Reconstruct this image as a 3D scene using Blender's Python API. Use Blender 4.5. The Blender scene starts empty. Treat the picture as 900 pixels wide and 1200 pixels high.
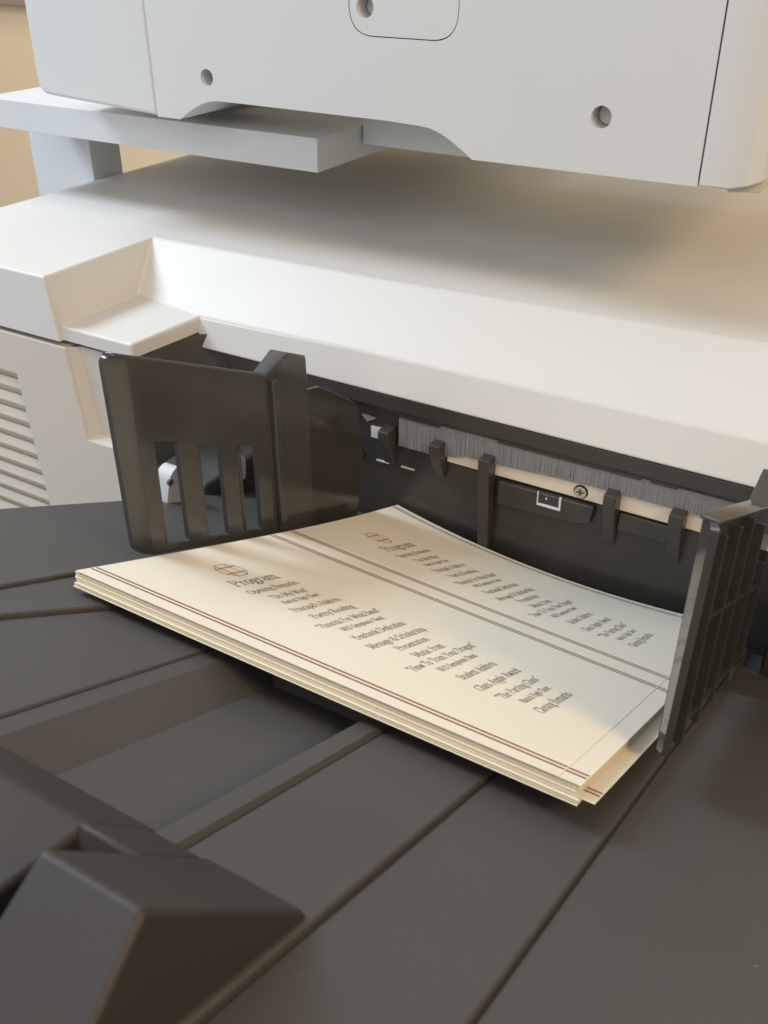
import bpy, bmesh, math, random
from mathutils import Matrix, Vector
random.seed(7)
scene = bpy.context.scene
COL = scene.collection

# ------------------------------------------------------------------ camera
cam_d = bpy.data.cameras.new('camera')
cam = bpy.data.objects.new('camera', cam_d); COL.objects.link(cam)
cam_d.sensor_fit = 'VERTICAL'; cam_d.sensor_height = 36.0; cam_d.sensor_width = 27.0
cam_d.lens = 34.403
cam_d.clip_start = 0.01; cam_d.clip_end = 50
yaw, pitch = math.radians(-30.91), math.radians(31.75)
fw = Vector((math.sin(yaw)*math.cos(pitch), math.cos(yaw)*math.cos(pitch), -math.sin(pitch)))
rt = Vector((math.cos(yaw), -math.sin(yaw), 0.0)); up = rt.cross(fw)
m = Matrix((rt, up, -fw)).transposed().to_4x4(); m.translation = Vector((0, 0, 1.3))
cam.matrix_world = m
cam_d.dof.use_dof = True; cam_d.dof.focus_distance = 0.50; cam_d.dof.aperture_fstop = 26.0
scene.camera = cam

# ------------------------------------------------------------------ world and lamps
world = bpy.data.worlds.new('World'); scene.world = world; world.use_nodes = True
bg = world.node_tree.nodes['Background']
bg.inputs[0].default_value = (0.90, 0.93, 1.0, 1); bg.inputs[1].default_value = 0.50

def area(name, loc, target, sx, sy, power, color):
    l = bpy.data.lights.new(name, 'AREA'); l.shape = 'RECTANGLE'; l.size = sx; l.size_y = sy
    l.energy = power; l.color = color
    o = bpy.data.objects.new(name, l); COL.objects.link(o); o.location = loc
    o.rotation_euler = (Vector(target)-Vector(loc)).to_track_quat('-Z', 'Y').to_euler()
    return o
area('ceiling_panel_lamp', (-0.45, -1.75, 2.25), (-0.25, 0.45, 1.05), 2.0, 1.2, 18, (0.985, 0.99, 1.0))
area('window_lamp', (-1.40, 0.16, 2.15), (-0.2, 0.3, 1.05), 0.45, 0.45, 20, (0.66, 0.82, 1.0))
area('wall_fill_light', (-1.75, 0.75, 2.7), (-1.75, 1.0, 1.0), 0.6, 0.6, 11, (1.0, 0.95, 0.86))  # added fill to brighten the wall, not a known fixture
area('warm_side_lamp', (1.15, -0.15, 2.25), (-0.2, 0.35, 1.05), 0.5, 0.5, 17, (1.0, 0.68, 0.30))

scene.view_settings.view_transform = 'Standard'; scene.view_settings.look = 'None'
scene.view_settings.gamma = 1.0; scene.view_settings.exposure = -0.12
scene.view_settings.use_curve_mapping = False

# ------------------------------------------------------------------ materials
def mat(name, col, rough=0.5, spec=0.5, bump=0.0, bscale=900.0, var=0.0, vscale=14.0, coat=0.0, trans=0.0, rvar=0.0, metal=0.0):
    M = bpy.data.materials.new(name); M.use_nodes = True
    nt = M.node_tree; N = nt.nodes; L = nt.links
    b = N['Principled BSDF']; out = N['Material Output']
    b.inputs['Base Color'].default_value = (*col, 1); b.inputs['Roughness'].default_value = rough
    b.inputs['Specular IOR Level'].default_value = spec; b.inputs['Metallic'].default_value = metal
    b.inputs['Coat Weight'].default_value = coat; b.inputs['Coat Roughness'].default_value = 0.12
    tc = N.new('ShaderNodeTexCoord')
    if var > 0 or rvar > 0:
        n = N.new('ShaderNodeTexNoise'); n.inputs['Scale'].default_value = vscale; n.inputs['Detail'].default_value = 6
        L.new(tc.outputs['Object'], n.inputs['Vector'])
        if var > 0:
            mr = N.new('ShaderNodeMapRange'); mr.inputs[1].default_value = .25; mr.inputs[2].default_value = .75
            mr.inputs[3].default_value = 1-var; mr.inputs[4].default_value = 1+var
            L.new(n.outputs['Fac'], mr.inputs[0])
            mx = N.new('ShaderNodeVectorMath'); mx.operation = 'SCALE'; mx.inputs[0].default_value = col
            L.new(mr.outputs[0], mx.inputs['Scale']); L.new(mx.outputs[0], b.inputs['Base Color'])
        if rvar > 0:
            mr2 = N.new('ShaderNodeMapRange'); mr2.inputs[1].default_value = .3; mr2.inputs[2].default_value = .7
            mr2.inputs[3].default_value = max(.03, rough-rvar); mr2.inputs[4].default_value = rough+rvar
            L.new(n.outputs['Fac'], mr2.inputs[0]); L.new(mr2.outputs[0], b.inputs['Roughness'])
    if bump > 0:
        n2 = N.new('ShaderNodeTexNoise'); n2.inputs['Scale'].default_value = bscale; n2.inputs['Detail'].default_value = 3
        L.new(tc.outputs['Object'], n2.inputs['Vector'])
        bp = N.new('ShaderNodeBump'); bp.inputs['Strength'].default_value = bump; bp.inputs['Distance'].default_value = 0.0004
        L.new(n2.outputs['Fac'], bp.inputs['Height']); L.new(bp.outputs[0], b.inputs['Normal'])
    if trans > 0:
        t = N.new('ShaderNodeBsdfTransparent'); t.inputs[0].default_value = (.62, .57, .50, 1)
        mxs = N.new('ShaderNodeMixShader'); mxs.inputs[0].default_value = trans
        L.new(b.outputs[0], mxs.inputs[1]); L.new(t.outputs[0], mxs.inputs[2]); L.new(mxs.outputs[0], out.inputs[0])
    return M
WHITE = mat('white_plastic', (.66, .645, .61), .50, .4, .10, 1400, .015, 8, rvar=.06)
SCAN = mat('pale_grey_plastic', (.66, .665, .655), .45, .4, .12, 1400, .015, 8, rvar=.05)
BODY = mat('beige_white_plastic', (.60, .545, .465), .48, .4, .10, 1300, .02, 8)
GAP = mat('seam_dark', (.10, .095, .09), .7)
TRAY = mat('charcoal_tray_plastic', (.077, .074, .070), .50, .45, .5, 2300, .08, 10, rvar=.07)
STOP = mat('charcoal_stopper_plastic', (.040, .034, .031), .45, .45, .35, 2600, .06, 10, rvar=.06)
SMOKE = mat('smoky_plastic', (.070, .069, .065), .17, .75, .05, 700, .12, 22, trans=.20, rvar=.05)
WING = mat('clear_smoky_plastic', (.060, .058, .054), .12, .8, var=.08, vscale=22, trans=.34)
GLOSS = mat('smoky_glossy_plastic', (.07, .063, .054), .09, .9, trans=.05)
EXIT = mat('dark_exit_plastic', (.046, .042, .037), .30, .5, .08, 700, .15, 20, rvar=.08)
RIBM = mat('dark_rib_plastic', (.048, .043, .038), .35, .5, .08, 700, .1, 20)
BRUSH = mat('grey_bristles', (.24, .24, .24), .7, .2, 0, var=.05, vscale=300)
CREAM = mat('cream_strip_plastic', (.76, .65, .53), .5, .4)
STEEL = mat('steel', (.62, .61, .60), .28, .5, metal=1.0)
LABEL = mat('white_sticker', (.72, .68, .72), .5)
PAPER = mat('cream_paper', (.86, .79, .645), .62, .3, .05, 500, .012, 30)
INK = mat('grey_brown_ink', (.155, .145, .120), .6, .3)
RED = mat('red_brown_ink', (.25, .085, .050), .6, .3)
GOLD = mat('brown_emblem_ink', (.40, .225, .115), .6, .3)
WALLM = mat('beige_wall_paint', (.80, .62, .385), .8, .2, .2, 120, .04, 3)
TRIM = mat('brown_trim_paint', (.34, .24, .16), .7, .3)
DUST = mat('pale_dust', (.5, .48, .45), .9)

# ------------------------------------------------------------------ mesh helpers
def finish(name, bm, material, parent=None, bevel=0.0, seg=2, smooth=True, loc=None, ang=32, flat=False):
    bmesh.ops.recalc_face_normals(bm, faces=bm.faces[:])
    me = bpy.data.meshes.new(name); bm.to_mesh(me); bm.free()
    me.materials.append(material)
    o = bpy.data.objects.new(name, me); COL.objects.link(o)
    if parent: o.parent = parent
    if loc: o.location = loc
    if smooth and not flat:
        for p in me.polygons: p.use_smooth = True
        if bevel <= 0: me.set_sharp_from_angle(angle=math.radians(ang))
    if bevel > 0:
        b = o.modifiers.new('bevel', 'BEVEL'); b.width = bevel; b.segments = seg
        b.limit_method = 'ANGLE'; b.angle_limit = math.radians(25); b.harden_normals = not flat
    return o
def empty(name, label=None, cat=None, mw=None, group=None, parent=None):
    o = bpy.data.objects.new(name, None); COL.objects.link(o)
    o.empty_display_size = .02
    if label: o['label'] = label; o['category'] = cat
    if group: o['group'] = group
    if parent: o.parent = parent
    if mw is not None: o.matrix_world = mw
    return o
def box(bm, a, b):
    (x0, y0, z0), (x1, y1, z1) = a, b
    v = [bm.verts.new(p) for p in ((x0,y0,z0),(x1,y0,z0),(x1,y1,z0),(x0,y1,z0),(x0,y0,z1),(x1,y0,z1),(x1,y1,z1),(x0,y1,z1))]
    for f in ((0,3,2,1),(4,5,6,7),(0,1,5,4),(1,2,6,5),(2,3,7,6),(3,0,4,7)): bm.faces.new([v[i] for i in f])
def poly_prism(bm, pts, fa, fb):
    """pts 2-D ring, fa / fb map a 2-D point to the two ends."""
    A = [bm.verts.new(fa(p)) for p in pts]; B = [bm.verts.new(fb(p)) for p in pts]
    bm.faces.new(A); bm.faces.new(B[::-1])
    for i in range(len(pts)):
        j = (i+1) % len(pts); bm.faces.new((A[i], B[i], B[j], A[j]))
def plate(bm, outer, holes, fa, fb):
    """plate with through holes between the mapped surfaces fa and fb."""
    for k, f in enumerate((fa, fb)):
        rings = []
        for r in [outer]+holes:
            vs = [bm.verts.new(f(p)) for p in r]; rings.append(vs)
        ed = []
        for vs in rings:
            for i in range(len(vs)): ed.append(bm.edges.new((vs[i], vs[(i+1) % len(vs)])))
        bmesh.ops.triangle_fill(bm, edges=ed, use_beauty=True)
        if k == 0: RA = rings
        else: RB = rings
    for ra, rb in zip(RA, RB):
        for i in range(len(ra)):
            j = (i+1) % len(ra); bm.faces.new((ra[i], rb[i], rb[j], ra[j]))
def circle(cx, cy, r, n=24): return [(cx+r*math.cos(2*math.pi*i/n), cy+r*math.sin(2*math.pi*i/n)) for i in range(n)]
def round_poly(pts, rad, seg=5):
    """round the corners of a 2-D ring; rad is a list with one radius per corner."""
    out = []
    n = len(pts)
    for i in range(n):
        p = Vector(pts[i]); r = rad[i]
        if r <= 0: out.append(tuple(p)); continue
        a = (Vector(pts[i-1])-p); b = (Vector(pts[(i+1) % n])-p)
        la, lb = a.length, b.length; a.normalize(); b.normalize()
        d = min(r, la*.49, lb*.49)
        s, e = p+a*d, p+b*d
        for k in range(seg+1):
            t = k/seg; out.append(tuple(s*(1-t)**2+p*2*t*(1-t)+e*t*t))
    return out
def faces(bm, verts, fl):
    V = [bm.verts.new(v) for v in verts]
    for f in fl: bm.faces.new([V[i] for i in f])

# ------------------------------------------------------------------ setting: the wall behind
bm = bmesh.new(); box(bm, (-2.6, 1.55, 0.0), (1.6, 1.65, 2.6))
w = finish('wall', bm, WALLM, bevel=0); w['kind'] = 'structure'
bm = bmesh.new(); box(bm, (-2.6, 1.525, 1.128), (1.6, 1.548, 1.22))
finish('chair_rail', bm, TRIM, w, .004)

# ------------------------------------------------------------------ the copier
copier = empty('copier', 'large white office copier whose dark exit slot feeds the sheet stack', 'copier', Matrix.Translation((-.3, .6, 0)))
def cp(name, bm, material, parent=None, bevel=0.0, **k):
    """add to the copier in world coordinates"""
    bmesh.ops.translate(bm, verts=bm.verts[:], vec=(.3, -.6, 0))
    return finish(name, bm, material, parent or copier, bevel, **k)

ZT, ZL, ZB = 1.100, 1.067, 1.046
# hood: top face, notch at the left, ledge, sloping front with a softer lower band
bm = bmesh.new()
ridge = [(-.498, .512), (-.31, .516), (-.08, .531), (.30, .552)]
mid = [(-.428, .4745, 1.0665), (-.31, .4745, 1.069), (-.08, .476, 1.070), (.30, .478, 1.070)]
low = [(-.428, .4690, ZB), (-.31, .4690, ZB), (-.08, .4690, ZB), (.30, .4690, ZB)]
vs = [(-.657, .41, ZT), (-.498, .41, ZT)] + [(x, y, ZT) for x, y in ridge] + [(.30, .98, ZT), (-.657, .98, ZT)]   # 0..7
vs += [(-.657, .409, 1.0575), (-.4925, .409, 1.0575)]                                     # 8 9
vs += [(-.4925, .4125, ZL), (-.4925, .484, ZL), (-.428, .4745, 1.0665), (-.4315, .4125, ZL)]   # 10 11 12 13
vs += mid[1:] + low                                                                       # 14 15 16 | 17 18 19 20
vs += [(-.4315, .4125, 1.0575), (-.428, .4722, 1.0560)]                                    # 21 22
vs += [(-.428, .50, ZB), (.30, .50, ZB), (-.4925, .4125, 1.0575), (-.657, .98, 1.0575)]   # 23 24 25 26
faces(bm, vs, [(0,1,2,3,4,5,6,7), (0,8,9,1), (1,9,25,10), (1,10,11,2), (10,25,21,13), (10,13,12,11),
               (2,11,12,14,3), (3,14,15,4), (4,15,16,5), (12,17,18,14), (14,18,19,15), (15,19,20,16),
               (13,21,22,12), (17,23,24,20,19,18), (0,7,26,8)])
hood = cp('hood', bm, WHITE, bevel=.0026, seg=3)

# cabinet under the hood
bm = bmesh.new(); box(bm, (-.652, .4305, .55), (-.45, .97, 1.0565)); box(bm, (-.449, .52, .55), (.30, .97, 1.044))
cp('cabinet', bm, BODY)

# louvred front panel with a grip recess
LX0, LX1 = -.5436, -.5370
outer = [(-.657, .70), (-.432, .70), (-.432, .988), (-.482, .988), (-.4885, 1.0540), (-.657, 1.0540)]
hole = [(-.640, 1.0225), (LX0, 1.0225), (LX1+.001, .895), (-.640, .895)]
bm = bmesh.new(); plate(bm, outer, [hole], lambda p: (p[0], .409, p[1]), lambda p: (p[0], .428, p[1]))
front = cp('louvred_panel', bm, BODY, bevel=.0013, flat=True)
bm = bmesh.new()
faces(bm, [(-.4885, .4105, 1.0540), (-.482, .4105, .988), (-.432, .4105, .988), (-.432, .4105, 1.0540),
           (-.481, .4155, 1.0540), (-.4745, .4155, .9905), (-.432, .4155, .9905), (-.432, .4155, 1.0540), (-.432, .43, 1.0540), (-.481, .43, 1.0540)],
      [(0,1,5,4), (1,2,6,5), (4,5,6,7), (4,7,8,9)])
cp('grip_recess', bm, BODY, front, bevel=.0010)
bm0 = bmesh.new()
poly_prism(bm0, [(.4105, -.0042), (.4122, .0026), (.4270, -.0012), (.4270, -.0078)], lambda p: (-.640, p[0], p[1]), lambda p: (-.539, p[0], p[1]))
sl = cp('slat', bm0, BODY, front, bevel=.0006)
for k in range(10):
    o = sl if k == 0 else sl.copy()
    if k: COL.objects.link(o)
    o.location.z = 1.0145 - k*.0128
bm = bmesh.new(); box(bm, (-.6395, .4160, .8955), (-.5372, .4275, 1.0220)); cp('louvre_backing', bm, BODY, front)

# dark exit bay: side wall, back wall, lip
bm = bmesh.new()
ring = [(-.4310, .4135), (-.4310, .452), (-.426, .468), (-.414, .4760), (-.36, .4760)]
for (a, b) in zip(ring[:-1], ring[1:]):
    faces(bm, [(a[0], a[1], .80), (b[0], b[1], .80), (b[0], b[1], 1.0562), (a[0], a[1], 1.0562)], [(0,1,2,3)])
bmesh.ops.remove_doubles(bm, verts=bm.verts[:], dist=1e-5)
cp('bay_side', bm, TRAY, ang=50)
bm = bmesh.new()
for (a, b) in (((-.36, .4760), (.30, .4760)),):
    faces(bm, [(a[0], a[1], .80), (b[0], b[1], .80), (b[0], b[1], 1.056), (a[0], a[1], 1.056)], [(0,1,2,3)])
bmesh.ops.remove_doubles(bm, verts=bm.verts[:], dist=1e-5)
wall_e = cp('exit_wall', bm, EXIT, ang=50)
bm = bmesh.new(); poly_prism(bm, [(.4702, 1.0455), (.4702, 1.0362), (.4724, 1.0330), (.4755, 1.0330), (.4755, 1.0455)], lambda p: (-.405, p[0], p[1]), lambda p: (-.033, p[0], p[1]))
bm2 = bmesh.new(); box(bm2, (-.0325, .432, .80), (.25, .4755, 1.043)); cp('bay_shade_box', bm2, EXIT, bevel=.002)  # dark box added to stand in for the shadow right of the guide
lip = cp('exit_lip', bm, RIBM, bevel=.0008)
bm = bmesh.new(); box(bm, (-.272, .4715, 1.0318), (-.243, .4752, 1.0350)); box(bm, (-.205, .4716, 1.0320), (-.118, .4752, 1.0345)); box(bm, (-.113, .4716, 1.0322), (-.098, .4752, 1.0345))
cp('lip_tab', bm, RIBM, lip, .0005)
# antistatic bristle strip: many thin filaments
bm = bmesh.new()
x = -.272
while x < -.035:
    z0 = 1.0165+.0035*max(0, min(1, (x+.23)/.08)) - .0045*max(0, min(1, (-.225-x)/.02)) + random.uniform(-.00025, .00025)
    y0 = .4726+random.uniform(-.0002, .0002); y1 = .4722+random.uniform(-.0003, .0003); wd = random.uniform(.00035, .0007)
    dx = random.uniform(-.0003, .0003)
    faces(bm, [(x, y0, 1.037), (x+wd, y0, 1.037), (x+wd+dx, y1, z0), (x+dx, y1, z0), (x+wd*.5, y0+.0006, 1.037), (x+wd*.5+dx, y1+.0006, z0)],
          [(0,1,2,3), (1,4,5,2), (4,0,3,5)])
    x += wd*.6
br = cp('bristle_strip', bm, BRUSH, smooth=False); br['kind'] = 'stuff'
# cream strip under the bristles, in pieces between the ribs
for x0, x1, zt, zb in ((-.2385, -.2120, 1.0185, 1.0092), (-.2075, -.1365, 1.0205, 1.0092), (-.1285, -.0985, 1.0205, 1.0090), (-.091, -.034, 1.0205, 1.0090)):
    bm = bmesh.new(); box(bm, (x0, .4738, zb), (x1, .4758, zt)); cp('cream_strip', bm, CREAM, bevel=.0004)
# forward ribs on the exit wall
for i, (xc, zt, zb, wd) in enumerate(((-.2790, 1.0235, .997, .0075), (-.2430, 1.0235, .998, .0075), (-.2095, 1.0230, .93, .0075), (-.1320, 1.0225, .985, .0072), (-.0945, 1.0215, .985, .0080))):
    bm = bmesh.new()
    poly_prism(bm, [(.4758, zt), (.4640, zt-.0005), (.4640, zt-.006), (.4725, zb), (.4758, zb)], lambda p: (xc-wd/2, p[0], p[1]), lambda p: (xc+wd/2, p[0], p[1]))
    cp('exit_rib', bm, RIBM, bevel=.0008)
# raised pads on the wall
bm = bmesh.new(); poly_prism(bm, [(-.2030, 1.0075), (-.1420, 1.0075), (-.1435, .9955), (-.1530, .9925), (-.2030, .9905)], lambda p: (p[0], .4712, p[1]), lambda p: (p[0], .4758, p[1]))
pad = cp('exit_pad', bm, EXIT, bevel=.0015)
bm = bmesh.new(); poly_prism(bm, [(.4758, 1.0072), (.4738, 1.0072), (.4722, .9965), (.4758, .9945)], lambda p: (-.1280, p[0], p[1]), lambda p: (-.0990, p[0], p[1]))
cp('exit_flap', bm, EXIT, bevel=.0008)
# small bright-framed sensor window
fx0, fx1, fz0, fz1 = -.1765, -.1618, .9995, 1.0083
bm = bmesh.new(); poly_prism(bm, [(fx0, fz0), (fx1, fz0), (fx1, fz1), (fx1-.0011, fz1), (fx1-.0011, fz0+.0012), (fx0+.0005, fz0+.0012), (fx0+.0005, fz1), (fx0, fz1)], lambda p: (p[0], .4700, p[1]), lambda p: (p[0], .4711, p[1]))
win = cp('sensor_window', bm, LABEL)
bm = bmesh.new(); poly_prism(bm, circle(-.1710, 1.0048, .0005, 8), lambda p: (p[0], .4703, p[1]), lambda p: (p[0], .4712, p[1])); cp('sensor_dot', bm, LABEL, win)
# screws
def screw(x, y, z, r, parent=None):
    bm = bmesh.new(); plate(bm, circle(x, z, r, 20), [[(x-r*.6, z-r*.17), (x-r*.17, z-r*.17), (x-r*.17, z-r*.6), (x+r*.17, z-r*.6), (x+r*.17, z-r*.17), (x+r*.6, z-r*.17), (x+r*.6, z+r*.17), (x+r*.17, z+r*.17), (x+r*.17, z+r*.6), (x-r*.17, z+r*.6), (x-r*.17, z+r*.17), (x-r*.6, z+r*.17)]], lambda p: (p[0], y-.0016, p[1]), lambda p: (p[0], y-.0006, p[1]))
    s = cp('screw', bm, STEEL, parent, bevel=.0002)
    bm = bmesh.new(); poly_prism(bm, circle(x, z, r*.9, 20), lambda p: (p[0], y-.0009, p[1]), lambda p: (p[0], y+.0006, p[1])); cp('screw_slot', bm, GAP, s)
    bm = bmesh.new(); poly_prism(bm, circle(x, z, r*1.22, 20), lambda p: (p[0], y-.0003, p[1]), lambda p: (p[0], y+.0008, p[1])); cp('screw_rim', bm, EXIT, s)
screw(-.1517, .4738, 1.0140, .0036)
screw(-.3030, .4750, .9958, .0033)
# white sticker, and pale slivers beside it that stand in for glints
bm = bmesh.new(); box(bm, (-.2935, .4742, 1.0115), (-.2848, .4758, 1.0192)); cp('white_sticker', bm, LABEL)
bm = bmesh.new(); box(bm, (-.2900, .4744, .9952), (-.2800, .4758, .9959)); cp('glint_sliver', bm, LABEL)
bm = bmesh.new(); box(bm, (-.2715, .4744, .9955), (-.2620, .4758, .9963)); cp('glint_sliver', bm, CREAM)
bm = bmesh.new(); poly_prism(bm, [(-.300, 1.0260), (-.290, 1.0252), (-.296, 1.0220)], lambda p: (p[0], .4735, p[1]), lambda p: (p[0], .4758, p[1])); cp('glint_sliver', bm, BRUSH)
bm = bmesh.new(); faces(bm, [(-.352, .4735, 1.031), (-.312, .4735, 1.0275), (-.318, .466, 1.0225), (-.3525, .464, 1.021), (-.352, .4757, 1.019), (-.316, .4757, 1.0205)], [(0,3,2,1), (3,4,5,2), (0,4,3), (1,2,5)]); cp('deflector_tab', bm, RIBM, bevel=.0005)
bm = bmesh.new(); box(bm, (-.2020, .4748, .9990), (-.1925, .4758, 1.0060))
bm.free()
# things seen through the slots of the left guide: lever, boss
bm = bmesh.new(); box(bm, (-.4290, .4360, .90), (-.4120, .4590, .985)); cp('latch_block', bm, SCAN, bevel=.002)
bm = bmesh.new(); poly_prism(bm, round_poly([(.352, 1.000), (.372, .994), (.374, 1.014), (.366, 1.024), (.358, 1.020)], [.003, .003, .006, .005, .004]), lambda p: (-.3585, p[0], p[1]), lambda p: (-.3690, p[0], p[1]))
lever = cp('release_lever', bm, WHITE, bevel=.0018)
bm = bmesh.new(); poly_prism(bm, circle(.3575, 1.0165, .0020, 12), lambda p: (-.3575, p[0], p[1]), lambda p: (-.3592, p[0], p[1])); cp('lever_pivot', bm, GAP, lever)
bm = bmesh.new(); poly_prism(bm, circle(-.367, .364, .0150, 28), lambda p: (p[0], p[1], .965), lambda p: (p[0], p[1], .9925)); cp('lever_boss', bm, TRAY, bevel=.002)
bm = bmesh.new(); poly_prism(bm, round_poly([(.4215, .985), (.4270, .985), (.4285, .999), (.4235, 1.004)], [.002]*4), lambda p: (-.3600, p[0], p[1]), lambda p: (-.3660, p[0], p[1])); cp('white_hook', bm, WHITE, bevel=.001)
bm = bmesh.new(); box(bm, (-.410, .395, .90), (-.366, .4745, .9935)); cp('drive_cover', bm, TRAY, bevel=.003)

# scanner unit above: three front panels with real seams, screw wells and a badge plate
scanner = empty('scanner_unit', parent=copier)
def sp(name, bm, material, parent=None, bevel=0.0, **k): return cp(name, bm, material, parent or scanner, bevel, **k)
YS = .515
ZTOP = 1.47
fy = lambda y: (lambda p: (p[0], y, p[1]))
left = round_poly([(-.5945, ZTOP), (-.5945, 1.1870), (-.4838, 1.1815), (-.4862, ZTOP)], [0, .010, 0, 0])
bm = bmesh.new(); poly_prism(bm, left, fy(YS+.0005), fy(.80)); sp('left_panel', bm, SCAN, bevel=.003, seg=3)
arch = [(-.4832, 1.1815), (-.4640, 1.1815)] + [(-.4640+.034*t, 1.1815+.0138*math.sin(t*math.pi/2)) for t in (.12,.25,.4,.55,.7,.85,1)] + \
       [(-.3080, 1.1948), (-.2850, 1.1940)] + [(-.2850+.034*t, 1.1940-.0148*(1-math.cos(t*math.pi/2))) for t in (.2,.4,.55,.7,.85,1)] + [(-.1246, 1.1798), (-.1254, ZTOP), (-.4856, ZTOP)]
badge = [(-.3315, 1.2380), (-.2622, 1.2380), (-.2622, 1.33), (-.3315, 1.33)]
badge_r = round_poly(badge, [.016]*4, 8)
bm = bmesh.new()
plate(bm, arch, [circle(-.4383, 1.2085, .0050), circle(-.1785, 1.2080, .0056), badge_r], fy(YS), fy(YS+.014))
sp('centre_panel', bm, SCAN, flat=True)
bm = bmesh.new(); poly_prism(bm, arch, fy(YS+.0145), fy(.604))
sp('scanner_body', bm, SCAN, bevel=.0008)
bm = bmesh.new(); box(bm, (-.3795, .6045, 1.1592), (-.112, .66, 1.40)); box(bm, (-.3795, .6605, 1.1800), (-.112, .80, 1.40)); sp('scanner_base', bm, SCAN, bevel=.001)
bi = round_poly([(-.3309, 1.2386), (-.2628, 1.2386), (-.2628, 1.3294), (-.3309, 1.3294)], [.0155]*4, 8)
bm = bmesh.new(); plate(bm, bi, [circle(-.3208, 1.2528, .0056)], fy(YS+.0002), fy(YS+.0142)); sp('badge_plate', bm, SCAN, flat=True)
for (cx, cz, r) in ((-.4383, 1.2085, .0046), (-.1785, 1.2080, .0052), (-.3208, 1.2528, .0052)):
    bm = bmesh.new(); poly_prism(bm, circle(cx, cz, r), fy(YS+.010), fy(YS+.0144)); sp('screw_well', bm, BODY, bevel=.0008)
right = [(-.1240, 1.1798), (-.1030, 1.1806), (-.1030, ZTOP), (-.1248, ZTOP)]
bm = bmesh.new()
prof = [(-.1240, YS), (-.1085, YS+.0003), (-.1010, YS+.003), (-.0955, YS+.010), (-.0935, YS+.020), (-.0935, .80), (-.1240, .80)]
poly_prism(bm, prof, lambda p: (p[0], p[1], 1.1800+max(0, (p[0]+.108))*.25), lambda p: (p[0]-.0008, p[1], ZTOP)); sp('right_panel', bm, SCAN, bevel=.0012, ang=60)
bm = bmesh.new(); poly_prism(bm, [(-.112, .527), (-.0965, .536), (-.0965, .79), (-.112, .79)], lambda p: (p[0], p[1], 1.1758), lambda p: (p[0], p[1], 1.1815)); sp('underside_rail', bm, BODY, bevel=.001)
# side shelf below the scanner and the column that carries it
bm = bmesh.new(); poly_prism(bm, round_poly([(-.698, 1.1500), (-.3812, 1.1500), (-.3805, 1.1718), (-.701, 1.1718)], [.004, .0008, .0008, .0015]), fy(.5510), fy(.93)); cp('side_shelf', bm, SCAN, bevel=.0012)
bm = bmesh.new(); box(bm, (-.735, .618, .70), (-.662, .6535, 1.1495)); cp('support_column', bm, SCAN, bevel=.001)

# ------------------------------------------------------------------ tray frame: u = x, v = down the slope to the copier, n = normal
TT = math.radians(23.2)
TR = Matrix.Translation((-.2722, .2131, 1.0727)) @ Matrix.Rotation(-TT, 4, 'X')
tray = empty('output_tray', 'sloping charcoal plastic output tray under the stack of programs', 'tray', TR)
def tp(name, bm, material, parent=None, bevel=0.0, **k): return finish(name, bm, material, parent or tray, bevel, **k)
N0 = -.012
def panel(ring, top, thick=.014, name='tray_panel', bev=.0011):
    bm = bmesh.new(); poly_prism(bm, ring, lambda p: (p[0], p[1], top), lambda p: (p[0], p[1], top-thick)); return tp(name, bm, TRAY, bevel=bev, seg=3)
VF, VB = -.36, .286
panel([(-.118, VF), (-.0185, VF), (-.0135, .12), (-.0135, VB), (-.088, VB), (-.1045, .055)], N0+.0046)
panel([(-.0182, VF), (-.0112, VF), (.0065, -.0415), (.0215, .014), (.0215, VB), (-.0132, VB), (-.0132, .12)], N0+.0030)
panel([(-.0108, VF), (.0668, VF), (.0672, VB), (.0219, VB), (.0219, .014), (.0069, -.0415)], N0+.0010)
panel([(.1465, VF), (.1853, VF), (.1853, VB), (.1465, VB)], N0-.0006)
panel([(.1857, VF), (.2267, VF), (.2267, VB), (.1857, VB)], N0-.0024)
panel([(.2270, VF), (.62, VF), (.62, VB), (.2270, VB)], N0-.0040)
# dished pocket between the ribs
bm = bmesh.new()
u0, u1, u2, u3 = .0675, .0755, .0905, .1345; u4 = .1472
ve, vi, fl = .034, .018, -.0088
faces(bm, [(u0, VF, N0), (u0, VB, N0), (u1, VF, N0), (u1, ve, N0), (u4, VF, N0-.0034), (u4, ve, N0-.0034), (u0, ve, N0), (u4, VB, N0-.0034), (u0, VB, N0),
           (u2, VF, N0+fl), (u2, vi, N0+fl), (u3, VF, N0+fl), (u3, vi, N0+fl), (.1380, VF, N0+.0006), (.1380, ve, N0+.0006), (.1448, VF, N0+.0006), (.1448, ve, N0+.0006), (.1448, VB, N0+.0006)],
      [(0,2,3,6), (6,3,14,16,17,1), (2,9,10,3), (9,11,12,10), (11,13,14,12), (3,10,12,14), (13,15,16,14), (15,4,5,16), (16,5,7,17)])
tp('pocket', bm, TRAY, bevel=.0011, seg=3)
bm = bmesh.new(); box(bm, (-.09, VF+.005, N0-.05), (.615, VB-.002, N0-.0165)); tp('tray_base', bm, TRAY)
for u in (-.0160, .0670, .1855, .2268):
    w_ = .0022
    bm = bmesh.new(); box(bm, (u-w_, VF+.002, N0-.011), (u+w_, VB-.001, N0-(.0047 if u > .2 else .0031 if u > .1 else .0006 if u > 0 else -.0022))); tp('joint_strip', bm, TRAY)
# supporting rails hidden under the stack
for u in (.03, .105, .19):
    bm = bmesh.new(); box(bm, (u-.003, .06, N0-.001), (u+.003, .27, -.0112)); tp('support_rail', bm, TRAY, bevel=.0005)
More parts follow.
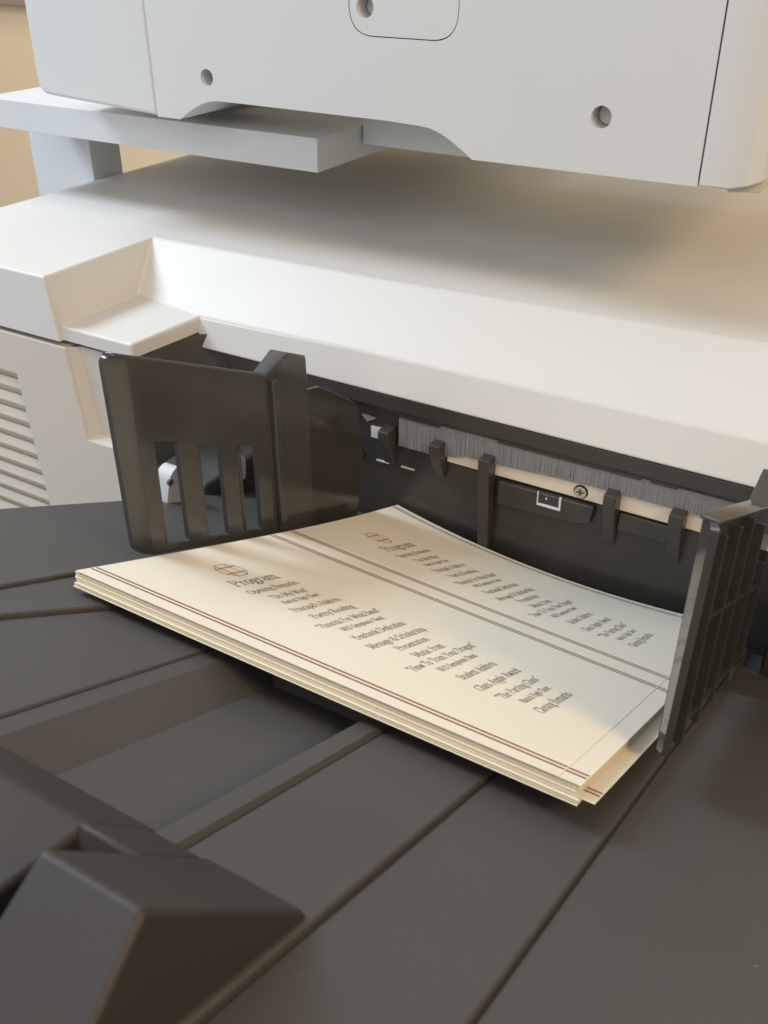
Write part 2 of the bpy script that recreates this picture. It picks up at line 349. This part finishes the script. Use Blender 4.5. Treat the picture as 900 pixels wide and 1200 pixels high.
# stopper: tall wedge and the low bar beside it
bm = bmesh.new()
faces(bm, [(.1535, -.1015, N0-.002), (.1838, -.1015, N0-.002), (.1838, -.182, N0-.002), (.1535, -.182, N0-.002), (.1545, -.1605, .0165), (.1806, -.1605, .0165), (.1830, -.1035, N0+.001), (.1537, -.1035, N0+.001)],
      [(0,1,2,3), (7,6,5,4), (4,5,2,3), (0,7,4,3), (1,2,5,6), (0,1,6,7)])
stop = tp('stopper', bm, STOP, bevel=.0030, seg=5)
bm = bmesh.new(); poly_prism(bm, [(-.1012, N0-.014), (-.1018, N0-.0002), (-.1275, .0002), (-.1300, -.0002), (-.172, -.0105), (-.21, -.020)], lambda p: (-.06, p[0], p[1]), lambda p: (.1375, p[0], p[1]))
tp('stopper_bar', bm, STOP, stop, bevel=.0018, seg=3)
bm = bmesh.new(); poly_prism(bm, [(-.1050, N0-.009), (-.1060, N0+.0020), (-.1300, .0014), (-.1310, .0008), (-.1330, -.020)], lambda p: (.1370, p[0], p[1]), lambda p: (.1540, p[0], p[1]))
tp('stopper_web', bm, STOP, stop, bevel=.0006, seg=2)
# specks of dust on the tray
bm = bmesh.new()
for k in range(30):
    u, v = random.uniform(-.05, .36), random.uniform(-.15, .10)
    if .066 < u < .147: n = N0+fl+.0001
    elif u > .227: n = N0-.0039
    elif u > .186: n = N0-.0023
    elif u < .0668: continue
    else: n = N0+.0003
    if .06 < u < .19 and v < -.09: continue
    r = random.uniform(.00008, .00020)
    bmesh.ops.create_icosphere(bm, subdivisions=1, radius=r, matrix=Matrix.Translation((u, v, n)))
d = tp('dust', bm, DUST); d['kind'] = 'stuff'

# ------------------------------------------------------------------ paper guides
def guide(side, u_in, label):
    """side +1: outward is +u (right guide), -1: outward is -u."""
    g = empty('paper_guide', label, 'paper guide', TR, 'paper guides beside the stack')
    s = side
    U = lambda d: u_in + s*d
    T = .0026
    body = round_poly([(.0190, .0860), (.1180, .0822), (.1340, .0940), (.1500, .0935), (.1580, .0770), (.1925, -.003), (.0555, -.003)],
                      [0, .002, .003, .003, .001, 0, 0])
    # slots lean with the vertical
    slots = []
    for v0, v1, nt in ((.0420, .0590, .0508), (.0738, .0905, .0490), (.1036, .1200, .0475)):
        nb = .0012; sh = (nt-nb)*.43
        slots.append(round_poly([(v0, nt), (v0+sh, nb), (v1+sh, nb), (v1, nt)], [.0008]*4, 2))
    bm = bmesh.new(); plate(bm, body, slots if s < 0 else [], lambda p: (U(0), p[0], p[1]), lambda p: (U(T), p[0], p[1]))
    pl = finish('guide_plate', bm, SMOKE, g, .0003, flat=True)
    wing = round_poly([(.1583, .0768), (.1700, .0790), (.2150, .0705), (.2370, .0340), (.2430, -.003), (.1928, -.003)], [0, .001, .006, .006, .002, 0])
    bm = bmesh.new(); poly_prism(bm, wing, lambda p: (U(.0003), p[0], p[1]), lambda p: (U(T-.0003), p[0], p[1]))
    finish('rear_wing', bm, WING, g, .0004, flat=True)
    # front flange turned outward
    fr = [(.0235, .0860), (.0600, -.003)]
    bm = bmesh.new()
    ring = round_poly([(.0197, .0858), (.0562, -.003), (.0470, -.0018), (.0095, .0858)], [0, 0, .007 if s < 0 else .0015, .005])
    def bend(p, off):
        k = (.0187+(.0858-p[1])*.411-p[0])/.0100
        return (U(off+.0050*max(0, k)**1.3), p[0], p[1])
    poly_prism(bm, ring, lambda p: bend(p, -.00004), lambda p: bend(p, T))
    finish('front_flange', bm, GLOSS if s > 0 else SMOKE, g, 0)
    # top flange running outward along the upper edge
    top = [(.0120, .0864), (.1180, .0826), (.1340, .0944), (.1505, .0938)]
    bm = bmesh.new()
    wo = [.0068, .0080, .0115, .0125]
    for (a, wa), (b, wb) in zip(list(zip(top, wo))[:-1], list(zip(top, wo))[1:]):
        faces(bm, [(U(.0002), *a), (U(.0002), *b), (U(wb), b[0], b[1]-.0006), (U(wa), a[0], a[1]-.0006)], [(0,1,2,3)])
    bmesh.ops.remove_doubles(bm, verts=bm.verts[:], dist=1e-5)
    tf = finish('top_flange', bm, SMOKE, g, 0)
    sm = tf.modifiers.new('solid', 'SOLIDIFY'); sm.thickness = .0020; sm.offset = 0
    bv = tf.modifiers.new('bevel', 'BEVEL'); bv.width = .0005; bv.segments = 2; bv.limit_method = 'ANGLE'
    # drop at the back of the hook
    bm = bmesh.new(); poly_prism(bm, [(.1490, .0935), (.1510, .0935), (.1585, .0770), (.1565, .0765)], lambda p: (U(.0001), p[0], p[1]), lambda p: (U(.0120), p[0], p[1]))
    finish('hook_end', bm, SMOKE, g, .0005)
    # stiffening ribs on the outside, a shelf rib across them and feet
    for v0, depth in ((.0680, .0068), (.0985, .0068), (.1300, .0068), (.1700, .0068), (.2100, .0068)):
        nt = .0795 if v0 < .15 else .073 if v0 < .2 else .050
        vt = v0-.0352*1 + (.0815-nt)*.43
        bm = bmesh.new(); poly_prism(bm, [(vt-.0011, nt), (vt+.0011, nt), (v0+.0011, -.003), (v0-.0011, -.003)], lambda p: (U(T-.0002), p[0], p[1]), lambda p: (U(depth), p[0], p[1]))
        finish('stiffening_rib', bm, SMOKE, g, .0004)
    bm = bmesh.new(); poly_prism(bm, [(.050, .0500), (.205, .0380), (.205, .0364), (.050, .0484)], lambda p: (U(T-.0002), p[0], p[1]), lambda p: (U(.0066), p[0], p[1]))
    if s > 0:
        finish('cross_rib', bm, SMOKE, g, .0003)
        bm = bmesh.new(); poly_prism(bm, [(.068, .0060), (.215, .0010), (.215, -.0006), (.068, .0044)], lambda p: (U(T-.0002), p[0], p[1]), lambda p: (U(.0060), p[0], p[1]))
        finish('cross_rib', bm, SMOKE, g, .0003)
    else: bm.free()
    # vertical slide bead on the inner side
    bm = bmesh.new(); poly_prism(bm, [(.1200, .0815), (.1262, .0815), (.1625, -.0028), (.1563, -.0028)], lambda p: (U(-.0030), p[0], p[1]), lambda p: (U(.0002), p[0], p[1]))
    finish('slide_bead', bm, SMOKE, g, .0009)
    bm = bmesh.new(); poly_prism(bm, [(.1950, -.0032), (.2380, -.0032), (.2400, -.0106), (.1950, -.0106)], lambda p: (U(.0003), p[0], p[1]), lambda p: (U(.0060), p[0], p[1]))
    finish('guide_foot', bm, SMOKE, g, .0005)
    return g
guide(-1, -.0080, 'smoky plastic paper guide with three slots at the left of the stack')
guide(+1, .2262, 'smoky ribbed paper guide at the right of the stack, hook reaching the frame edge')

# ------------------------------------------------------------------ the sheets
WA, WB = .2159, .2794
def lag(xs, ys, x):
    r = 0.0
    for i in range(len(xs)):
        t = ys[i]
        for j in range(len(xs)):
            if i != j: t *= (x-xs[j])/(xs[i]-xs[j])
        r += t
    return r
AX = (0, .09, .2159); BX = (0, .14, .2794)
NG = ((0, -.0006, -.0008), (.0018, -.0008, -.0036), (.0061, -.0054, -.0030))   # rows: b, columns: a
def sag(a, b):
    a = max(-.004, min(.222, a))
    return lag(BX, [lag(AX, row, a) for row in NG], b)
NA, NB = 16, 20
def sheet_mesh(wa=WA, wb=WB, th=.00015):
    bm = bmesh.new(); L = []
    for k in (0, 1):
        L.append([[bm.verts.new((wa*i/NA, wb*j/NB, sag(wa*i/NA, wb*j/NB)-k*th)) for j in range(NB+1)] for i in range(NA+1)])
    for i in range(NA):
        for j in range(NB):
            bm.faces.new((L[0][i][j], L[0][i+1][j], L[0][i+1][j+1], L[0][i][j+1]))
            bm.faces.new((L[1][i][j], L[1][i][j+1], L[1][i+1][j+1], L[1][i+1][j]))
    for j in range(NB):
        for i in (0, NA): bm.faces.new((L[0][i][j], L[0][i][j+1], L[1][i][j+1], L[1][i][j]))
    for i in range(NA):
        for j in (0, NB): bm.faces.new((L[0][i][j], L[0][i+1][j], L[1][i+1][j], L[1][i][j]))
    return bm
def strip(bm, a0, a1, b0, b1, off=.00006, na=24, nb=1, skew=0.0):
    V = []
    for i in range(na+1):
        a = a0+(a1-a0)*i/na; row = []
        for j in range(nb+1):
            b = b0+(b1-b0)*j/nb+skew*(.108-a); row.append(bm.verts.new((a, b, sag(a, b)+off)))
        V.append(row)
    for i in range(na):
        for j in range(nb): bm.faces.new((V[i][j], V[i+1][j], V[i+1][j+1], V[i][j+1]))
STRIPES = (.0068, .0096, .1288, .1314, .1470, .1496, .2698, .2724)
def stripes(sheet, a0, a1, which):
    for b in which:
        k = .028 if .1 < b < .2 else .004
        bm = bmesh.new(); strip(bm, a0, a1, b, b+.00115, skew=k); finish('border_stripe', bm, RED, sheet, smooth=False)

GRP = 'sheets of the program stack'
sheets = []
NS = 37; DZ = .000165
base_me = None
for k in range(NS):
    if k == 0:
        bm = sheet_mesh(.2090); nm = 'top'
    else: bm = None
    if k == 0: o = finish('paper_sheet', bm, PAPER, smooth=True)
    elif base_me is None:
        o = finish('paper_sheet', sheet_mesh(), PAPER, smooth=True); base_me = o.data
    else:
        o = bpy.data.objects.new('paper_sheet', base_me); COL.objects.link(o)
    du, dv, rz = random.uniform(-.0012, .0003), random.uniform(.0006, .0018), random.uniform(-.001, .001)
    if k == 0: du, dv, rz = 0, 0, 0
    if k == 1: du, dv, rz = .0004, .0002, 0
    if k in (9, 20): du = .0003
    if k in (26,): du, dv = .0056, .0012
    if k >= 28: dv = random.uniform(-.0004, .0008); du = random.uniform(.0004, .0014)
    if k in (28, 32): dv = -.0008; du = .0008
    if k == NS-1: dv = -.0014; du = .0010; rz = 0
    o.matrix_world = TR @ Matrix.Translation((du, dv, -k*DZ)) @ Matrix.Rotation(math.radians(-.9)+rz, 4, 'Z')
    o['category'] = 'paper sheet'; o['group'] = GRP
    o['label'] = 'cream sheet inside the program stack, only its edge showing'
    sheets.append(o)
sheets[0]['label'] = 'topmost cream program sheet with two full columns of text'
sheets[1]['label'] = 'second cream sheet, its margin showing past the right edge of the top program'
sheets[26]['label'] = 'cream sheet low in the stack, jutting out furthest at the right corner'
sheets[NS-1]['label'] = 'bottommost cream sheet, its front edge jutting out below the stack'
stripes(sheets[0], .0006, .2086, STRIPES)
stripes(sheets[1], .2030, .2155, STRIPES)
stripes(sheets[26], .205, .2155, STRIPES[:4])

# ------------------------------------------------------------------ printed lettering: a small broad-pen roman drawn stroke by stroke
XH = .66
def arc(cx, cy, rx, ry, a0, a1, n=9):
    return [(cx+rx*math.cos(math.radians(a0+(a1-a0)*i/n)), cy+ry*math.sin(math.radians(a0+(a1-a0)*i/n))) for i in range(n+1)]
def sf(x, y, w=.13): return [(x-w, y), (x+w, y)]
def stem(x, y0, y1, b=True, t=True):
    r = [[(x, y0), (x, y1)]]
    if b: r.append(sf(x, y0))
    if t: r.append(sf(x, y1))
    return r
def hs(x, y0, y1):   # lower-case stem with a flag
    return [[(x, y0), (x, y1)], sf(x, y0), [(x-.13, y1-.02), (x, y1)]]
O = lambda cx, rx, cy=.33, ry=.33: [arc(cx, cy, rx, ry, 0, 360, 18)]
def hump(x, w): return [arc(x+w/2, XH-.24, w/2, .24, 180, 0), [(x+w, XH-.24), (x+w, 0)], sf(x+w, 0)]
G = {
 'P': (.66, stem(.16,0,1)+[[(.16,1),(.34,1)]+arc(.34,.76,.24,.24,90,-90)+[(.16,.52)]]),
 'O': (.86, O(.43,.35,.5,.5)), 'C': (.78, [arc(.45,.5,.37,.5,42,318,14), [(.73,.72),(.73,.98)], [(.73,.28),(.73,.12)]]),
 'G': (.86, [arc(.45,.5,.37,.5,42,325,14), [(.73,.72),(.73,.98)], [(.74,.2),(.74,.44)], sf(.74,.44)]),
 'R': (.76, stem(.16,0,1)+[[(.16,1),(.34,1)]+arc(.34,.77,.22,.23,90,-90)+[(.16,.54)], [(.36,.54),(.64,0)], sf(.66,0,.1)]),
 'B': (.70, stem(.16,0,1)+[[(.16,1),(.34,1)]+arc(.34,.78,.2,.22,90,-90)+[(.16,.56)], [(.34,.56)]+arc(.36,.28,.24,.28,90,-90)+[(.16,0)]]),
 'D': (.84, stem(.16,0,1)+[[(.16,1),(.36,1)]+arc(.36,.5,.38,.5,90,-90,12)+[(.16,0)]]),
 'M': (1.02, stem(.16,0,1,True,True)+stem(.86,0,1)+[[(.16,1),(.5,.08)], [(.5,.08),(.86,1)]]),
 'N': (.86, stem(.16,0,1)+stem(.70,0,1)+[[(.16,1),(.70,0)]]), 'H': (.86, stem(.16,0,1)+stem(.70,0,1)+[[(.16,.52),(.70,.52)]]),
 'A': (.80, [[(.12,0),(.40,1)], [(.40,1),(.68,0)], [(.22,.36),(.58,.36)], sf(.12,0), sf(.68,0)]),
 'F': (.64, stem(.16,0,1)+[[(.16,1),(.58,1)], [(.58,1),(.58,.82)], [(.16,.54),(.44,.54)], [(.44,.64),(.44,.44)]]),
 'S': (.60, [arc(.30,.76,.2,.24,40,270,9)+arc(.30,.26,.22,.26,90,-140,9), [(.48,.8),(.48,.98)], [(.09,.2),(.09,.02)]]),
 'Y': (.76, [[(.10,1),(.38,.46)], [(.66,1),(.38,.46)], [(.38,.46),(.38,0)], sf(.38,0), sf(.10,1), sf(.66,1)]),
 'T': (.70, stem(.35,0,1,True,False)+[[(.06,1),(.64,1)], [(.06,1),(.06,.8)], [(.64,1),(.64,.8)]]),
 'W': (1.08, [[(.10,1),(.32,0)], [(.32,0),(.54,.9)], [(.54,.9),(.76,0)], [(.76,0),(.98,1)], sf(.10,1), sf(.98,1)]),
 'a': (.54, [[(.40,0),(.40,.46)]+arc(.25,.46,.15,.20,0,160,6), arc(.24,.19,.16,.19,70,360,10), [(.40,0),(.50,.02)]]),
 'b': (.60, hs(.13,0,1)[:1]+[[(0,.98),(.13,1)]]+O(.32,.19)), 'c': (.50, [arc(.28,.33,.2,.33,50,310,12)]),
 'd': (.60, O(.26,.19)+[[(.46,0),(.46,1)], [(.33,.98),(.46,1)], sf(.50,0,.06)]),
 'e': (.52, [[(.10,.38),(.44,.38)]+arc(.27,.34,.18,.32,10,320,13)]),
 'f': (.36, [[(.14,0),(.14,.8)]+arc(.27,.82,.13,.18,180,40,6), sf(.14,0), [(.02,XH),(.30,XH)]]),
 'g': (.56, O(.25,.17,.45,.21)+[arc(.25,-.14,.21,.16,0,360,14), [(.14,.27),(.12,.12),(.36,.06)], [(.38,.58),(.52,.64)]]),
 'h': (.62, hs(.13,0,1)+hump(.13,.33)), 'i': (.30, hs(.14,0,XH)+[[(.14,.86),(.14,.93)]]),
 'k': (.58, hs(.13,0,1)+[[(.13,.28),(.44,XH)], [(.25,.38),(.50,0)], sf(.50,0,.08), sf(.44,XH,.08)]),
 'l': (.30, hs(.14,0,1)), 'm': (.92, hs(.13,0,XH)+hump(.13,.31)+hump(.44,.31)), 'n': (.62, hs(.13,0,XH)+hump(.13,.33)),
 'o': (.58, O(.28,.21)), 'p': (.60, [[(.13,-.32),(.13,XH)], sf(.13,-.32), [(0,XH-.02),(.13,XH)]]+O(.33,.2)),
 'r': (.44, hs(.13,0,XH)+[arc(.29,.46,.16,.19,180,50,6)]),
 's': (.44, [arc(.22,.50,.14,.16,40,270,7)+arc(.22,.17,.16,.17,90,-140,7)]),
 't': (.38, [[(.15,.86),(.15,.12)]+arc(.26,.12,.11,.12,180,300,5), [(.02,XH),(.32,XH)]]),
 'u': (.62, [[(.13,XH),(.13,.24)]+arc(.29,.24,.16,.24,180,360,8), [(.45,XH),(.45,0)], [(.02,XH),(.13,XH)], [(.33,XH),(.45,XH)], sf(.50,0,.06)]),
 'v': (.54, [[(.08,XH),(.27,0)], [(.27,0),(.46,XH)], sf(.08,XH,.1), sf(.46,XH,.1)]),
 'w': (.80, [[(.08,XH),(.24,0)], [(.24,0),(.40,.6)], [(.40,.6),(.56,0)], [(.56,0),(.72,XH)], sf(.08,XH,.1), sf(.72,XH,.1)]),
 'y': (.54, [[(.08,XH),(.28,.02)], [(.48,XH),(.26,-.08),(.10,-.30)], sf(.08,XH,.1), sf(.48,XH,.08)]),
 '&': (.84, [[(.74,.44),(.60,.1),(.30,0)]+arc(.28,.25,.2,.25,270,120,7)+[(.40,.62)]+arc(.34,.80,.14,.18,-20,220,9)+[(.30,.5),(.76,0)], sf(.72,.46,.1)]),
 "'": (.22, [[(.11,1.0),(.10,.80)]]), '"': (.36, [[(.11,1.0),(.09,.80)], [(.25,1.0),(.23,.80)]]), ' ': (.30, []),
}
NIBX, NIBY = .052, .022
def text_mesh(txt, b_mid, a_base, cap, length, tilt=.03):
    """reads towards +b, lines advance towards +a"""
    wd = sum(G[c][0] for c in txt); sx = length/wd
    bm = bmesh.new(); x = -wd/2; q = 0
    for c in txt:
        w_, strokes = G[c]
        for st in strokes:
            for (x0, y0), (x1, y1) in zip(st[:-1], st[1:]):
                if abs(x1-x0)+abs(y1-y0) < 1e-6: continue
                if x1 < x0: x0, y0, x1, y1 = x1, y1, x0, y0
                if y1 >= y0: ring = [(x0-NIBX,y0-NIBY),(x0+NIBX,y0-NIBY),(x1+NIBX,y1-NIBY),(x1+NIBX,y1+NIBY),(x1-NIBX,y1+NIBY),(x0-NIBX,y0+NIBY)]
                else: ring = [(x0-NIBX,y0+NIBY),(x0-NIBX,y0-NIBY),(x1-NIBX,y1-NIBY),(x1+NIBX,y1-NIBY),(x1+NIBX,y1+NIBY),(x0+NIBX,y0+NIBY)]
                q += 1; vs_ = []
                for (gx, gy) in ring:
                    b = b_mid+(x+gx)*sx; a = a_base-gy*cap+tilt*(x+gx)*sx
                    vs_.append(bm.verts.new((a, b, sag(a, b)+.00006+(q % 5)*.000004)))
                bm.faces.new(vs_)
        x += w_
    return bm
LINES = [('Program', .0462, .0070, .0312), ('Opening Remarks', .0555, .0044, .0350), ('"On My Way"', .0640, .0042, .0265), ('Natick High Choir', .0700, .0033, .0265),
 ("Principal's Address", .0785, .0044, .0350), ('Poetry Reading', .0872, .0044, .0312), ('"Flourish For Wind Band"', .0957, .0042, .0470), ('NHS Symphonic Band', .1018, .0033, .0322),
 ('Yearbook Dedication', .1106, .0044, .0400), ('Message & Scholarship', .1192, .0044, .0450), ('Presentation', .1262, .0042, .0248), ('Music from', .1338, .0044, .0241),
 ('"How To Train Your Dragon"', .1405, .0042, .0560), ('NHS Symphonic Band', .1466, .0033, .0320), ('Student Address', .1557, .0044, .0315), ('Glass Apple Award', .1649, .0044, .0385),
 ('"The Parting Glass"', .1735, .0042, .0380), ('Natick High Choir', .1800, .0033, .0268), ('Closing Remarks', .1880, .0044, .0325)]
for bmid, shear in ((.0640, .014), (.1995, .040)):
    for txt, a, cap, ln in LINES:
        finish('text_line', text_mesh(txt, bmid-shear*(a-.04), a-.0008, cap*.93, ln*.98*(1.0 if bmid < .1 else 1.12)), INK, sheets[0], smooth=False)
    # emblem: faceted outline round an inner square
    bm = bmesh.new(); ca, cb = .0285, bmid+.0005
    P = [(ca+.0080*math.cos(t), cb+.0076*math.sin(t)) for t in [math.radians(22.5+45*i) for i in range(8)]]
    S = [(ca+.0054*math.cos(t), cb+.0044*math.sin(t)) for t in [math.radians(45+90*i) for i in range(4)]]
    segs = [(P[i], P[(i+1) % 8]) for i in range(8)] + [(S[i], S[(i+1) % 4]) for i in range(4)] + [(S[0], P[0]), (S[0], P[1]), (S[1], P[2]), (S[1], P[3]), (S[2], P[4]), (S[2], P[5]), (S[3], P[6]), (S[3], P[7]), (P[1], P[6]), (P[2], P[5]), (P[0], P[3]), (P[7], P[4])]
    for (p, q_) in segs:
        d_ = Vector(q_)-Vector(p); nn = Vector((-d_.y, d_.x)).normalized()*.00023
        bm.faces.new([bm.verts.new((pt[0], pt[1], sag(pt[0], pt[1])+.00007)) for pt in ((p[0]-nn.x, p[1]-nn.y), (q_[0]-nn.x, q_[1]-nn.y), (q_[0]+nn.x, q_[1]+nn.y), (p[0]+nn.x, p[1]+nn.y))])
    finish('emblem', bm, GOLD, sheets[0], smooth=False)

# the sheets bow slightly sideways towards the copier
done = set()
for o in sheets:
    for q in [o]+list(o.children):
        if q.data.name in done: continue
        done.add(q.data.name)
        for v in q.data.vertices:
            v.co.x -= .24*max(0.0, v.co.y-.14)**2
